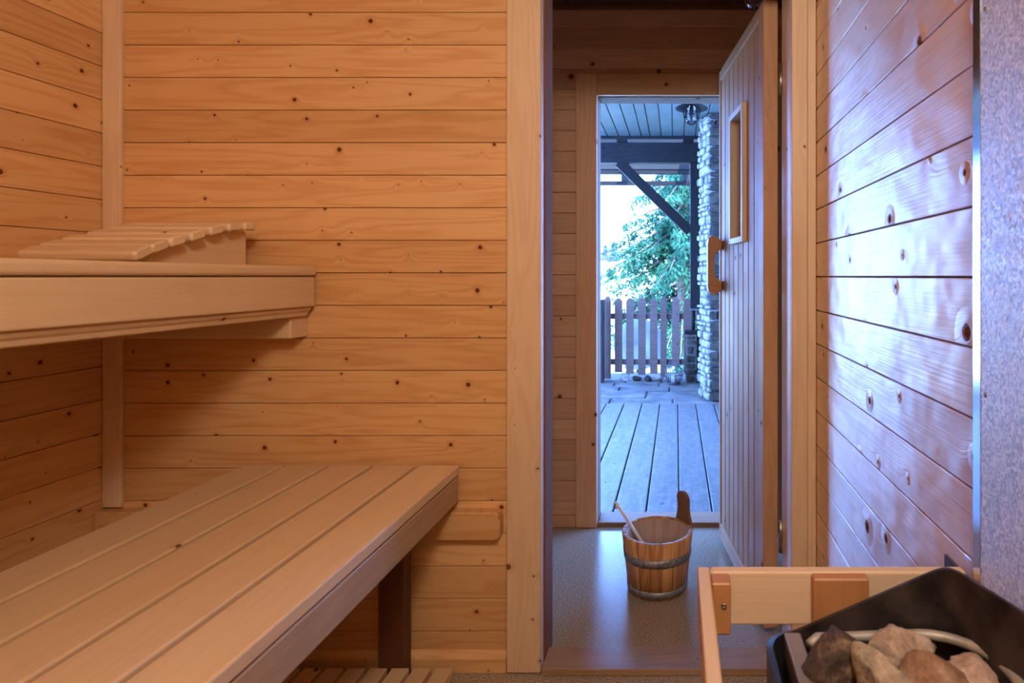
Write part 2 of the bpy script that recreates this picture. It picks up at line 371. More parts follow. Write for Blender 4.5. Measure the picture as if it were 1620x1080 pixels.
# trims
b = MB(); b.bar((XL + .002, -1.4555), (YB - .012, YB - .0005), (.43, ZC - .005), 'z', .002, 2); struct(b.build('trim_1', M['trim']), 'narrow pine corner strip between left and back wall', 'trim')
b = MB(); b.bar((-.4425, OX0), (YB - .022, YB - .0005), (0.002, ZC - .01), 'z', .004, 3); struct(b.build('trim_2', M['trim']), 'wide pine post left of the inner doorway', 'door post')
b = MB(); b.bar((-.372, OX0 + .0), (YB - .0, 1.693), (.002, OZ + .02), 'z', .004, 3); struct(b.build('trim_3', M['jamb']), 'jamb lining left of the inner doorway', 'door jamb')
b = MB(); b.bar((OX1, .3425), (YB - .022, YB + .0), (0.002, ZC - .01), 'z', .004, 3); struct(b.build('trim_4', M['trim']), 'pine post right of the inner doorway', 'door post')
b = MB(); b.bar((.343, XR - .001), (YB - .016, YB + .0), (0.002, ZC - .01), 'z', .002, 2); struct(b.build('trim_5', M['trim']), 'narrow pine strip in the corner beside the right wall', 'trim')
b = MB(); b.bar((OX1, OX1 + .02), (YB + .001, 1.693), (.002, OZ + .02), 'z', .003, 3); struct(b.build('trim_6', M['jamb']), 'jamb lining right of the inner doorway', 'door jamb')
b = MB(); b.bar((OX0 + .001, OX1 - .001), (YB - .0, 1.69), (OZ, OZ + .019), 'x', .002, 2); struct(b.build('trim_7', M['trim']), 'head lining of the inner doorway', 'door jamb')
b = MB(); b.bar((OX0 + .003, OX1 - .002), (1.539, 1.632), (.0005, .0175), 'x', .002, 2); struct(b.build('trim_8', M['sill']), 'worn varnished threshold board in the inner doorway', 'threshold')
b = MB()
rg = [(YB - .0005, .001), (YB - .0005, .052), (YB - .006, .05), (YB - .016, .040), (YB - .018, .036), (YB - .018, .001)]
b.extrude(rg, XL + .01, -.4445, 'y', 'z', 'x'); struct(b.build('baseboard_back', M['wall']), 'low pine skirting along the back wall', 'baseboard')

# ------------------------------------------------------------------ anteroom
EX0, EX1, EZ, YA = -.327, .353, 1.78, 2.46
b = MB()
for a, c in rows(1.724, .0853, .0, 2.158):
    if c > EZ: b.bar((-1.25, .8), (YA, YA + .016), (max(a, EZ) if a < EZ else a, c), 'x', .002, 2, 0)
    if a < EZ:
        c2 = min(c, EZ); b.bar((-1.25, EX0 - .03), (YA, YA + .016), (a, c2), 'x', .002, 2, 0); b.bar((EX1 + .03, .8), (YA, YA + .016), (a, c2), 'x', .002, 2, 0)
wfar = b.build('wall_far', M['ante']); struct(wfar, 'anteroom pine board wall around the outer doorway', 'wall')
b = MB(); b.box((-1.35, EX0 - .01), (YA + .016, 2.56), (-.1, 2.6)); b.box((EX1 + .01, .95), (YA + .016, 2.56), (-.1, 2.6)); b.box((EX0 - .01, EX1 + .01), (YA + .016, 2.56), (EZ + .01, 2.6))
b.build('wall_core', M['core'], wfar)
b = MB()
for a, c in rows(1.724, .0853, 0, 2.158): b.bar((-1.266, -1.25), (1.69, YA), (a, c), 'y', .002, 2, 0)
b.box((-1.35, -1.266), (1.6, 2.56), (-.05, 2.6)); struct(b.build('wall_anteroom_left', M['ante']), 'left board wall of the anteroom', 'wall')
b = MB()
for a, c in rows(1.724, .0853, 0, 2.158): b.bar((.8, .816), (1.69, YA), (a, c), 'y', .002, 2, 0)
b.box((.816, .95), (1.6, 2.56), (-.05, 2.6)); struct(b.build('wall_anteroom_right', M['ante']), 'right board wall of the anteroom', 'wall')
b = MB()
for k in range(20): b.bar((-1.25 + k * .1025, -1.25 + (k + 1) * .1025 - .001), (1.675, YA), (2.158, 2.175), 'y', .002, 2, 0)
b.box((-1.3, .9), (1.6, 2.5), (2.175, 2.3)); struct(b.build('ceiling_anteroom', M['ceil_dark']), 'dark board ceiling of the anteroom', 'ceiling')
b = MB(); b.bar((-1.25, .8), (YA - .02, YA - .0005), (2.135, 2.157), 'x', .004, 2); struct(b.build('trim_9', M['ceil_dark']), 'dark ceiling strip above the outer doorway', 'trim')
# outer door frame
b = MB(); b.bar((-.413, EX0), (YA - .02, YA - .0005), (.002, 1.868), 'z', .003, 2); struct(b.build('trim_10', M['ante']), 'flat pine casing left of the outer doorway', 'door casing')
b = MB(); b.bar((EX1, .439), (YA - .02, YA - .0005), (.002, 1.868), 'z', .003, 2); struct(b.build('trim_11', M['ante']), 'flat pine casing right of the outer doorway behind the open door', 'door casing')
b = MB(); b.bar((EX0 + .001, EX1 - .001), (YA - .02, YA - .0005), (EZ, 1.868), 'x', .003, 2); struct(b.build('trim_12', M['ante']), 'flat pine casing above the outer doorway', 'door casing')
b = MB(); b.bar((EX0 - .022, EX0), (YA, 2.57), (.0, EZ + .02), 'z', .003, 2); struct(b.build('trim_13', M['jamb_out']), 'jamb lining left of the outer doorway', 'door jamb')
b = MB(); b.bar((EX1, EX1 + .022), (YA, 2.57), (.0, EZ + .02), 'z', .003, 2); struct(b.build('trim_14', M['jamb_out']), 'jamb lining right of the outer doorway', 'door jamb')
b = MB(); b.bar((EX0, EX1), (YA, 2.57), (EZ, EZ + .02), 'x', .003, 2); struct(b.build('trim_15', M['jamb_out']), 'head lining of the outer doorway', 'door jamb')
b = MB(); b.bar((EX0 + .001, EX1 - .001), (YA - .005, 2.57), (-.06, .018), 'x', .003, 2); struct(b.build('trim_16', M['sill_dark']), 'dark threshold of the outer doorway', 'threshold')
b = MB(); b.bar((-1.25, -.414), (YA - .014, YA - .0005), (.001, .05), 'x', .003, 2); struct(b.build('baseboard_far', M['ante']), 'low skirting under the anteroom boards', 'baseboard')

# ------------------------------------------------------------------ sauna door, standing open
P0 = Vector((.249, 1.697, 0)); d = Vector((-.083, .605, 0)).normalized(); nrm = Vector((-d.y, d.x, 0))
DM = Matrix(((d.x, nrm.x, 0, P0.x), (d.y, nrm.y, 0, P0.y), (0, 0, 1, 0), (0, 0, 0, 1)))
DW, DT = .612, .043; Z0, Z1 = .028, 1.826
WX0, WX1, WZ0, WZ1 = .215, .40, 1.150, 1.592
door = bpy.data.objects.new('door_1', None); COL.objects.link(door); door.location = P0
struct(door, 'open plank sauna door with a narrow window and wooden handle', 'door')
def dmb(): return MB(DM)
b = dmb(); b.bar((0, .052), (-DT, 0), (Z0, Z1), 'z', .003, 2); b.build('hinge_stile', M['door'], door)
b = dmb(); b.bar((DW - .018, DW), (-DT, 0), (Z0, Z1), 'z', .003, 2); b.build('lock_stile', M['door'], door)
b = dmb(); b.bar((.0525, DW - .0185), (-DT, 0), (Z1 - .04, Z1), 'x', .003, 2); b.build('top_rail', M['door'], door)
b = dmb(); b.bar((.0525, DW - .0185), (-DT, 0), (Z0, Z0 + .058), 'x', .003, 2); b.build('bottom_rail', M['door'], door)
b = dmb(); nb = 8; bw = (DW - .0185 - .0525) / nb
for k in range(nb):
    x0, x1 = .0525 + k * bw + .002, .0525 + (k + 1) * bw - .002
    segs = [(Z0 + .0585, Z1 - .0405)]
    if x1 > WX0 and x0 < WX1: segs = [(Z0 + .0585, WZ0), (WZ1, Z1 - .0405)]
    t_ = random.random()
    for z0, z1 in segs: b.bar((x0, x1), (-DT + .002, -.005), (z0, z1), 'z', .004, 2, 0, t_)
    if len(segs) == 2:
        if x0 < WX0: b.bar((x0, WX0), (-DT + .002, -.005), (WZ0, WZ1), 'z', .002, 2, 0, t_)
        if x1 > WX1: b.bar((WX1, x1), (-DT + .002, -.005), (WZ0, WZ1), 'z', .002, 2, 0, t_)
b.build('plank_panel', M['door'], door)
b = dmb()
b.bar((WX0 - .004, WX0 + .016), (-DT - .008, .010), (WZ0 - .004, WZ1 + .004), 'z', .002, 2); b.bar((WX1 - .016, WX1 + .004), (-DT - .008, .010), (WZ0 - .004, WZ1 + .004), 'z', .002, 2)
b.bar((WX0 + .0165, WX1 - .0165), (-DT - .008, .010), (WZ1 - .016, WZ1 + .004), 'x', .002, 2); b.bar((WX0 + .0165, WX1 - .0165), (-DT - .008, .010), (WZ0 - .004, WZ0 + .016), 'x', .002, 2)
b.build('window_frame', M['fresh'], door)
b = dmb(); b.box((WX0 + .0155, WX1 - .0155), (-.030, -.026), (WZ0 + .0155, WZ1 - .0155)); b.build('window_pane', M['glass'], door)
# handle: profile in (out from the face, height)
hz = .995
prof = [(0, .205), (.012, .215), (.026, .222), (.036, .227), (.050, .212), (.053, .19), (.053, .03), (.050, .012), (.036, .004), (.028, .0), (.018, .006), (.006, .012), (0, .018),
        (0, .052), (.012, .055), (.022, .066), (.028, .085), (.030, .115), (.028, .145), (.022, .160), (.012, .168), (0, .170)]
b = dmb(); b.loft([(DW - .046, prof), (DW - .014, prof)], 'y', 'z', 'x'); hb = b.build('handle', M['block'], door)
b = dmb(); b.loft([(DW - .046, [(-DT - p, q) for p, q in prof]), (DW - .014, [(-DT - p, q) for p, q in prof])], 'y', 'z', 'x'); hb2 = b.build('handle', M['block'], door)
for o in (hb, hb2):
    for v in o.data.vertices: v.co.z += hz - .03
for zz in (.25, 1.55):
    b = MB(); b.tube([(.297, 1.69, zz), (.297, 1.69, zz + .09)], .0065, 10); b.build('hinge', M['screw'], door)

# ------------------------------------------------------------------ lower bench
t = thing('lower_bench', 'low slatted pine bench along the left side', 'bench', (-.85, 1.0, 0))
BE, BS = 1.548, -.6
for k in range(5):
    x1 = -.566 - k * .1142
    b = MB(); b.bar((x1 - .1028, x1), (BS, BE), (.519, .544), 'y', .0035, 2, .004, .5 + random.uniform(-.4, .4)); b.build('slat', M['bench'], t)
b = MB(); b.bar((-.592, -.568), (BS, BE), (.447, .5165), 'y', .005, 2, .002); b.build('front_board', M['bench_low'], t)
b = MB(); b.bar((-1.13, -1.108), (BS, BE - .03), (.447, .5175), 'y', .003, 2); b.build('rear_board', M['bench'], t)
for yy in (1.42, .5, -.4):
    b = MB(); b.bar((-1.107, -.593), (yy, yy + .045), (.449, .5175), 'x', .002, 2); b.build('cross_bearer', M['bench'], t)
for yy in (1.486, -.45):
    b = MB(); b.bar((-.746, -.683), (yy, yy + .045), (.001, .4485), 'z', .002, 2); b.build('leg', M['leg'], t)['label'] = 'dark stained square leg'
for yy in (1.45, -.45):
    b = MB(); b.bar((-1.107, -1.05), (yy, yy + .045), (.001, .4485), 'z', .002, 2); b.build('leg', M['leg'], t)['label'] = 'dark stained square leg'
# ledger batten on the wall
b = MB()
def rounded_end(x0, x1, z0, z1, r):
    return [(x0, z0), (x1 - r, z0), (x1 - r * .3, z0 + r * .3), (x1, z0 + r), (x1, z1 - r), (x1 - r * .3, z1 - r * .3), (x1 - r, z1), (x0, z1)]
q = rounded_end(XL + .004, -.456, .352, .425, .013); q2 = rounded_end(XL + .004, -.459, .355, .422, .012)
b.loft([(YB - .034, q2), (YB - .030, q), (YB - .0005, q)], 'x', 'z', 'y')
lb = b.build('wall_batten', M['wall'], None); tag(lb, 'rounded pine batten on the back wall under the lower bench', 'batten')
lb.name = 'bench_batten'
# ------------------------------------------------------------------ upper bench
t = thing('upper_bench', 'high pine bench with a deep front board', 'bench', (-1.2, 1.0, .93))
xs = [-.938 - k * .1135 for k in range(5)]
for k, x1 in enumerate(xs):
    b = MB(); b.bar((max(x1 - .1075, XL + .004), x1), (BS, 1.550), (1.0365, 1.061), 'y', .008, 4, .004); b.build('slat', M['bench'], t)
b = MB(); b.bar((-.966, -.942), (BS, 1.548), (.957, 1.0335), 'y', .004, 3, .002); b.build('front_board', M['bench'], t)
b = MB()
rg = [(-.995, .9565), (-.952, .9565), (-.950, .953), (-.953, .947), (-.958, .942), (-.960, .934), (-.964, .9315), (-.995, .9315)]
b.extrude(rg, BS, 1.546, 'x', 'z', 'y'); b.build('moulding', M['bench'], t)
for yy in (1.2, .4, -.45):
    b = MB(); b.bar((XL + .005, -.967), (yy, yy + .04), (.96, 1.036), 'x', .002, 2); b.build('cross_bearer', M['bench'], t)
b = MB(); b.bar((XL + .005, -.972), (1.497, YB - .0005), (.877, .931), 'x', .006, 3, .003); tag(b.build('bench_bearer', M['bench']), 'short thick bearer on the back wall under the upper bench', 'bearer')
# ------------------------------------------------------------------ headrest
t = thing('headrest', 'slatted wedge headrest on the upper bench', 'headrest', (-1.18, 1.33, 1.061))
sl = [(1.180, 1.0815, 24), (1.2185, 1.0965, 20), (1.262, 1.1105, 17), (1.315, 1.126, 17), (1.369, 1.142, 14), (1.424, 1.1535, 8), (1.476, 1.159, 4)]
for yy, zz, an in sl:
    m = Matrix.Translation((0, yy, zz)) @ Matrix.Rotation(math.radians(an), 4, 'X')
    b = MB(m); b.bar((-1.290, -1.056), (-.0205, .0205), (-.0105, .0105), 'x', .0075, 4, .005); b.build('slat', M['bench'], t)
for xx in (-1.110, -1.275):
    pts = [(1.185, 1.0615), (1.502, 1.0615), (1.504, 1.066), (1.504, 1.144), (1.500, 1.149), (1.45, 1.146), (1.396, 1.138), (1.342, 1.124), (1.29, 1.108), (1.24, 1.092), (1.20, 1.076), (1.185, 1.068)]
    b = MB(); b.extrude(pts, xx, xx + .02, 'y', 'z', 'x'); b.build('side_panel', M['bench'], t)
# ------------------------------------------------------------------ duckboard
t = thing('duckboard', 'slatted wooden duckboard on the floor before the lower bench', 'duckboard', (-.75, 1.0, 0))
for k in range(9):
    x1 = -.558 - k * .0545
    if abs(x1 - .022 + .715) < .0: continue
    b = MB(); b.bar((x1 - .043, x1), (.35, 1.484), (.034, .058), 'y', .002, 2, .002); b.build('slat', M['bench'], t)
for yy in (.45, .95, 1.40):
    b = MB(); b.bar((-1.035, -.565), (yy, yy + .04), (.001, .0335), 'x', .002, 2); b.build('batten', M['bench'], t)

# ------------------------------------------------------------------ bucket and ladle
BC = Vector((-.063, 1.986, 0)); r0, r1, bh = .097, .1185, .190
t = thing('wooden_bucket', 'small wooden stave bucket with two metal hoops on the anteroom floor', 'bucket', BC)
ns = 17; b = MB(); bi = MB()
hang = math.radians(36)
for k in range(ns):
    a0 = hang + 2 * math.pi * (k - .5) / ns; a1 = hang + 2 * math.pi * (k + .5) / ns; g_ = .006
    tt = random.random()
    b.lathe([(r0, .001), (r1, bh - .002), (r1 - .002, bh), (r1 - .013, bh), (r1 - .0135, bh - .004), (r0 - .012, .006), (r0 - .012, .001)], BC, 4, a0 + g_, a1 - g_, tt)
    b.lathe([(r0 - .0015, .003), (r1 - .002, bh - .003), (r1 - .012, bh - .003), (r0 - .011, .003)], BC, 2, a1 - g_ * 1.2, a1 + g_ * 1.2, .1)
b.build('staves', M['bucket'], t)
b = MB(); b.lathe([(0.0001, .012), (r0 - .010, .012), (r0 - .010, .024), (.0001, .024)], BC, 32); b.build('bottom_board', M['bucket_in'], t)
b = MB(); b.lathe([(r0 - .0105, .024), (r1 - .0142, bh - .006), (r1 - .0148, bh - .006), (r0 - .0115, .024)], BC, 48); b.build('inner_face', M['bucket_in'], t)
R = lambda z: r0 + (r1 - r0) * z / bh
for z0, z1 in ((.110, .137), (.008, .031)):
    b = MB(); b.lathe([(R(z0) + .0002, z0), (R(z1) + .0002, z1), (R(z1) + .0022, z1), (R(z0) + .0022, z0)], BC, 64); b.build('hoop', M['hoop'], t)
hp = []
for (hw, hz_) in ((.046, -.02), (.044, .0), (.034, .028), (.030, .052), (.033, .080)): hp.append((hw, hz_))
top = [(.033 * math.cos(a), .080 + .027 * math.sin(a)) for a in [math.pi * i / 8 for i in range(9)]]
right = [(x, z) for x, z in hp]; poly = right + top[1:-1] + [(-x, z) for x, z in reversed(hp)]
hm = Matrix.Translation(BC + Vector((math.cos(hang) * (r1 - .007), math.sin(hang) * (r1 - .007), bh))) @ Matrix.Rotation(hang, 4, 'Z') @ Matrix.Rotation(math.radians(-3), 4, 'Y')
b = MB(hm); b.loft([(-.0055, [(p * .9, q * .99) for p, q in poly]), (-.004, poly), (.004, poly), (.0055, [(p * .9, q * .99) for p, q in poly])], 'y', 'z', 'x')
b.build('stave_handle', M['sill_dark'], t)['label'] = 'tall rounded handle stave'
t = thing('ladle', 'pale thin ladle leaning in the wooden bucket', 'ladle', (-.05, 1.985, .03))
A0, A1 = Vector((-.201, 1.985, .279)), Vector((-.075, 1.99, .085))
b = MB(); b.tube([A0, A0.lerp(A1, .1), A0.lerp(A1, .9), A1], [.0045, .0052, .0052, .006], 10); b.build('shaft', M['pale_metal'], t)
b = MB(); b.tube([A0 + Vector((-.006, 0, .004)), A0 + Vector((0, 0, -.001)), A0 + Vector((.002, 0, -.012)), A0 + Vector((-.002, 0, -.02))], .0045, 8); b.build('hook_end', M['pale_metal'], t)
b = MB(); b.lathe([(.001, 0), (.02, .003), (.03, .014), (.032, .03), (.030, .03), (.028, .015), (.019, .006), (.001, .003)], (-.052, 1.99, .046), 24); b.build('scoop', M['pale_metal'], t)

# ------------------------------------------------------------------ heat shield on the right wall
t = thing('heat_shield', 'galvanised metal sheet on the right wall behind the heater', 'heat shield', (.354, .4, .6))
SM = Matrix.Translation((.3535, .69, 0)) @ Matrix.Rotation(math.radians(-4.5), 4, 'Z')
b = MB(SM); b.box((.0, .002), (-.39, 0), (.672, 1.95)); b.build('sheet', M['galv'], t)
b = MB(SM); b.box((-.0005, .0025), (.0005, .0205), (.672, 1.95)); b.build('edge_strip', M['polished'], t)['label'] = 'smooth bright metal edge strip'
for zz in (1.34, .9):
    b = MB(Matrix.Translation((.3532, .678, zz)) @ Matrix.Rotation(-math.pi / 2, 4, 'Y')); b.lathe([(.0001, .0022), (.0022, .002), (.004, 0), (.0001, 0)], (0, 0, 0), 16); b.build('screw', M['screw'], t)

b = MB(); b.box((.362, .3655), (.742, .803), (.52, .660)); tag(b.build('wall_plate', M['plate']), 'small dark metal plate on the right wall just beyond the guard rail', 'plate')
# ------------------------------------------------------------------ heater guard rail
t = thing('heater_guard_rail', 'pale wooden guard rail around the heater', 'guard rail', (.2, .72, .615))
b = MB(); b.bar((.0415, .3525), (.720, .735), (.612, .677), 'x', .003, 3); b.build('rail', M['fresh'], t)
b = MB(); b.bar((.026, .041), (.12, .735), (.612, .677), 'y', .003, 3); b.build('rail', M['fresh'], t)
b = MB(); b.bar((.0415, .3525), (.12, .135), (.612, .677), 'x', .003, 3); b.build('rail', M['fresh'], t)
b = MB(); b.bar((.0415, .0640), (.695, .7195), (.615, .676), 'z', .002, 2); blk = b.build('corner_block', M['block'], t)
b = MB(Matrix.Translation((.0555, .6949, .6495)) @ Matrix.Rotation(math.pi / 2, 4, 'X')); b.lathe([(.0001, .0008), (.0018, .001), (.0032, .0014), (.0034, 0), (.0001, 0)], (0, 0, 0), 16); b.build('screw', M['screw'], blk)
b = MB(); b.bar((.163, .229), (.704, .7195), (.615, .6765), 'z', .002, 2); b.build('spacer_block', M['block'], t)
b = MB(); b.bar((.32, .3525), (.695, .7195), (.60, .670), 'z', .002, 2); b.build('wall_block', M['block'], t)

# ------------------------------------------------------------------ heater
t = thing('sauna_heater', 'black electric sauna heater filled with stones', 'heater', (.2, .42, 0))
def rrect(x0, x1, y0, y1, rs, n=8):
    pts = []
    for (cx, cy, r, st) in ((x1 - rs[0], y1 - rs[0], rs[0], 0), (x0 + rs[1], y1 - rs[1], rs[1], 90), (x0 + rs[2], y0 + rs[2], rs[2], 180), (x1 - rs[3], y0 + rs[3], rs[3], 270)):
        for k in range(n + 1):
            a = math.radians(st + 90 * k / n); pts.append((cx + r * math.cos(a), cy + r * math.sin(a)))
    return pts
HX0, HX1, HY0, HY1 = .0905, .345, .18, .628
def shell(out, inn, zo, zi, zb, name, mat, smooth=True, zi_b=None):
    b = MB(); n = len(out); vs = []; fs = []; us = []
    for k in range(n): vs.append((*out[k], zb))
    for k in range(n): vs.append((*out[k], zo(*out[k])))
    for k in range(n): vs.append((*inn[k], zi(*inn[k])))
    for k in range(n): vs.append((*inn[k], zb if zi_b is None else zi_b))
    for r in range(4):
        for k in range(n):
            q = (k + 1) % n; r2 = (r + 1) % 4; fs.append([r * n + k, r * n + q, r2 * n + q, r2 * n + k]); us.append([(0, 0)] * 4)
    b.add(vs, fs, us, .5, False); o = b.build(name, mat, t); return o
zs = lambda x, y: .652 + max(0, min(1, (x - .098) / .02)) * .012
OUT = rrect(HX0, .325, HY0, HY1, (.03, .035, .035, .03)); INN = rrect(HX0 + .006, .319, HY0 + .006, HY1 - .006, (.027, .031, .031, .027))
shell(OUT, INN, lambda x, y: .662, lambda x, y: .664, .08, 'outer_casing', M['black'])
# sloping stone collar: low to the room, high at the wall, with a splayed wall-side corner
def collar(off):
    x0, x1, y0, y1 = .112 + off, .322 - off, .20 + off, .620 - off
    pts = []
    base = [(x0, y0), (x1, y0), (x1, y1 - .115), (x1 - .036, y1), (x0, y1)]
    rad = [.012, .03, .03, .022, .006]
    n = len(base)
    for i in range(n):
        p, a, c = Vector(base[i]), Vector(base[i - 1]), Vector(base[(i + 1) % n]); r = rad[i]
        u, v = (a - p).normalized(), (c - p).normalized(); s0, s1 = p + u * r, p + v * r
        for k in range(9):
            f = k / 8; pts.append(tuple((s0 * (1 - f) ** 2 + p * 2 * f * (1 - f) + s1 * f ** 2)))
    return pts
zc = lambda x, y: .664 + max(0, min(1, (x - .125) / .155)) ** .92 * .070
shell(collar(0), collar(.003), zc, zc, .30, 'stone_collar', M['rust'])
b = MB(); b.extrude(collar(.002), .50, .51, 'x', 'y', 'z'); b.build('stone_grate', M['rust'], t)
b = MB(); b.bar((.1115, .1290), (.205, .618), (.640, .6655), 'y', .002, 2); b.build('inner_plate', M['lip'], t)
b = MB(); b.tube([(.133, .592, .668), (.142, .600, .670)] + [(x, y, .670) for x, y in rrect(.134, .308, .28, .606, (.06, .045, .05, .05), 8)[8::-1]] + [(.308, .4, .670), (.308, .3, .660), (.30, .28, .64)], .0052, 10); b.build('heating_element', M['element'], t)
b = MB(); b.tube([(x, y, .630) for x, y in rrect(.17, .27, .30, .56, (.045, .045, .045, .045), 8)], .005, 10, True); b.build('heating_element', M['element'], t)
b = MB(); b.bar((.11, .30), (.22, .59), (.04, .0795), 'x', .002, 2); b.build('base', M['black'], t)
for px, py in ((.12, .24), (.28, .24), (.12, .56), (.28, .56)):
    b = MB(); b.lathe([(.012, 0), (.012, .04), (.0001, .04), (.0001, 0)], (px, py, .0005), 12); b.build('foot', M['black'], t)

def rock(name, mat, c, dims, rot, seed, label, cat='stone', group=None, sharp=.35, sub=4):
    bm = bmesh.new(); bmesh.ops.create_icosphere(bm, subdivisions=sub, radius=1)
    rnd = random.Random(seed); pl = []
    for k in range(9):
        v = Vector((rnd.gauss(0, 1), rnd.gauss(0, 1), rnd.gauss(0, 1))).normalized(); pl.append((v, rnd.uniform(.5, .8)))
    off = Vector((seed * 3.1, seed * 1.7, 0))
    for v in bm.verts:
        p = v.co.copy()
        for nv, dd in pl:
            q = p.dot(nv)
            if q > dd: p -= nv * (q - dd) * .88
        p *= 1 + .16 * mnoise.noise(p * 1.6 + off) + .09 * mnoise.noise(p * 4.5 + off) + .04 * mnoise.noise(p * 12 + off)
        v.co = Vector((p.x * dims[0], p.y * dims[1], p.z * dims[2]))
    for f in bm.faces: f.smooth = True
    me = bpy.data.meshes.new(name); bm.to_mesh(me); bm.free(); me.materials.append(mat)
    o = bpy.data.objects.new(name, me); COL.objects.link(o); o.location = c; o.rotation_euler = [math.radians(a) for a in rot]
    tag(o, label, cat, group); return o
GR = 'stones in the sauna heater'
rock('heater_stone', M['rk_dark'], (.149, .562, .668), (.036, .030, .027), (10, -35, 20), 3, 'dark brown heater stone with a tan top, at the far left of the heater', 'stone', GR)
rock('heater_stone', M['rk_grey'], (.214, .567, .677), (.038, .027, .028), (0, 12, -10), 11, 'flat grey heater stone at the back, tallest of the pile', 'stone', GR)
rock('heater_stone', M['rk_tan'], (.183, .528, .672), (.019, .040, .034), (15, 0, 30), 5, 'pointed pale tan heater stone leaning in the middle', 'stone', GR)
rock('heater_stone', M['rk_rust'], (.226, .532, .672), (.031, .030, .034), (0, 20, 40), 8, 'rust-streaked heater stone between the tan and the grey stones', 'stone', GR)
rock('heater_stone', M['rk_pink'], (.276, .550, .658), (.030, .028, .024), (0, 20, -30), 14, 'rounded pale tan heater stone inside the curved heating element on the right', 'stone', GR)
rock('heater_stone', M['rk_grey'], (.284, .496, .664), (.036, .030, .026), (0, 10, 10), 17, 'wide greyish pink heater stone cut by the lower right picture corner', 'stone', GR)
rock('heater_stone', M['rk_dark'], (.152, .500, .636), (.022, .028, .030), (0, 0, 15), 21, 'dark heater stone low beside the grey inner plate', 'stone', GR)
for k, (x, y, z) in enumerate([(.165, .55, .585), (.225, .56, .59), (.285, .55, .585), (.17, .48, .57), (.23, .47, .585), (.285, .46, .58), (.20, .40, .60), (.26, .39, .60), (.16, .41, .60)]):
    rock('heater_stone', M['rk_dark'] if k % 2 else M['rk_grey'], (x, y, z), (.034, .034, .030), (k * 40, k * 25, k * 70), 30 + k, 'lower-layer heater stone mostly hidden under the top stones', 'stone', GR, sub=3)

# ------------------------------------------------------------------ anteroom glass lamp (top edge of the picture)
t = thing('anteroom_lamp', 'round glass ceiling lamp above the open sauna door', 'lamp', (.270, 2.06, 2.158))
b = MB(); b.lathe([(.0001, 0), (.045, 0), (.045, -.02), (.03, -.06), (.0001, -.06)], (.270, 2.06, 2.1575), 24); b.build('lamp_base', M['iron'], t)
b = MB(); b.lathe([(.022, -.036), (.034, -.06), (.040, -.09), (.040, -.125), (.032, -.155), (.016, -.170), (.0005, -.173), (.0005, -.170), (.015, -.167), (.030, -.153), (.0375, -.124), (.0375, -.09), (.032, -.061), (.0205, -.036)], (.270, 2.06, 2.1335), 32); b.build('glass_jar', M['glass'], t)
b = MB(); b.lathe([(.012, -.036), (.012, -.07), (.022, -.1), (.020, -.125), (.0005, -.138), (.0005, -.036)], (.270, 2.06, 2.1335), 20); b.build('bulb', M['white'], t)

# ================================================================== outdoors: porch, terrace, garden
DZ = -.03
b = MB()
for k in range(-9, 9):
    x0 = .012 + k * .1495; b.bar((x0 + .004, x0 + .1455), (2.565, 4.98), (DZ - .03, DZ), 'y', .004, 2, 0)
b.box((-1.6, 1.6), (2.565, 4.98), (DZ - .09, DZ - .0301), .0)
struct(b.build('deck', M['deck']), 'weathered grey deck boards outside the outer doorway', 'deck')
# flagstones
b = MB(); yy = 4.985
rr = random.Random(4)
while yy < 6.6:
    hh = rr.uniform(.2, .34); xx = -1.7 + rr.uniform(-.2, 0)
    while xx < 1.7:
        ww = rr.uniform(.28, .62)
        if not (xx > .2): b.bar((xx + .006, xx + ww - .006), (yy + .006, min(yy + hh, 6.62) - .006), (DZ - .05, DZ + rr.uniform(-.008, .004)), 'x', .008, 2)
        xx += ww
    yy += hh
b.box((-1.8, 1.8), (4.985, 6.62), (DZ - .12, DZ - .018), .3)
struct(b.build('terrace', M['paving']), 'pale flagstone terrace between deck and picket fence', 'terrace')
# porch ceiling
b = MB(); xx = -1.62; rr = random.Random(9)
while xx < 1.6:
    ww = rr.choice((.088, .112, .112)); b.bar((xx + .004, xx + ww - .004), (2.565, 5.9), (2.43, 2.447), 'y', .003, 1, 0); xx += ww
b.box((-1.65, 1.65), (2.5, 5.95), (2.4475, 2.50), .2)
struct(b.build('ceiling_porch', M['soffit']), 'grey plank porch ceiling outside the door', 'ceiling')
b = MB(); b.bar((-1.65, .30), (5.902, 5.94), (2.405, 2.4465), 'x', .003, 1); struct(b.build('trim_17', M['beam']), 'dark edge board of the porch ceiling', 'trim')
# beam, joists, post, brace
b = MB(); b.bar((-1.6, .36), (5.98, 6.08), (2.18, 2.386), 'x', .006, 2); tag(b.build('porch_beam', M['beam']), 'thick dark horizontal beam under the porch roof edge', 'beam')
b = MB(); b.bar((-1.65, .36), (6.61, 6.64), (2.445, 2.62), 'x', .003, 1); struct(b.build('trim_18', M['beam']), 'grey roof edge board seen between the joists', 'trim')
for cx, lab in ((-.545, 'dark joist end over the porch beam, above the brace top'), (.12, 'dark joist end over the porch beam, above the porch post')):
    b = MB(); b.bar((cx - .055, cx + .055), (5.945, 6.6), (2.3865, 2.44), 'y', .004, 2); tag(b.build('joist', M['beam']), lab, 'joist', 'porch joist ends')
t = thing('porch_post', 'dark square porch post with a diagonal brace standing on the low stone pillar', 'post', (.188, 6.03, .45))
b = MB(); b.bar((.14, .236), (5.985, 6.08), (.70, 2.179), 'z', .005, 2); b.build('shaft', M['beam'], t)
b = MB(); b.tube([(.172, 6.03, .47), (.172, 6.03, .70)], .018, 12); b.build('steel_stub', M['iron'], t)
b = MB(); b.tube([(.215, 6.03, .47), (.215, 6.03, .70)], .008, 8); b.build('steel_rod', M['steel'], t)
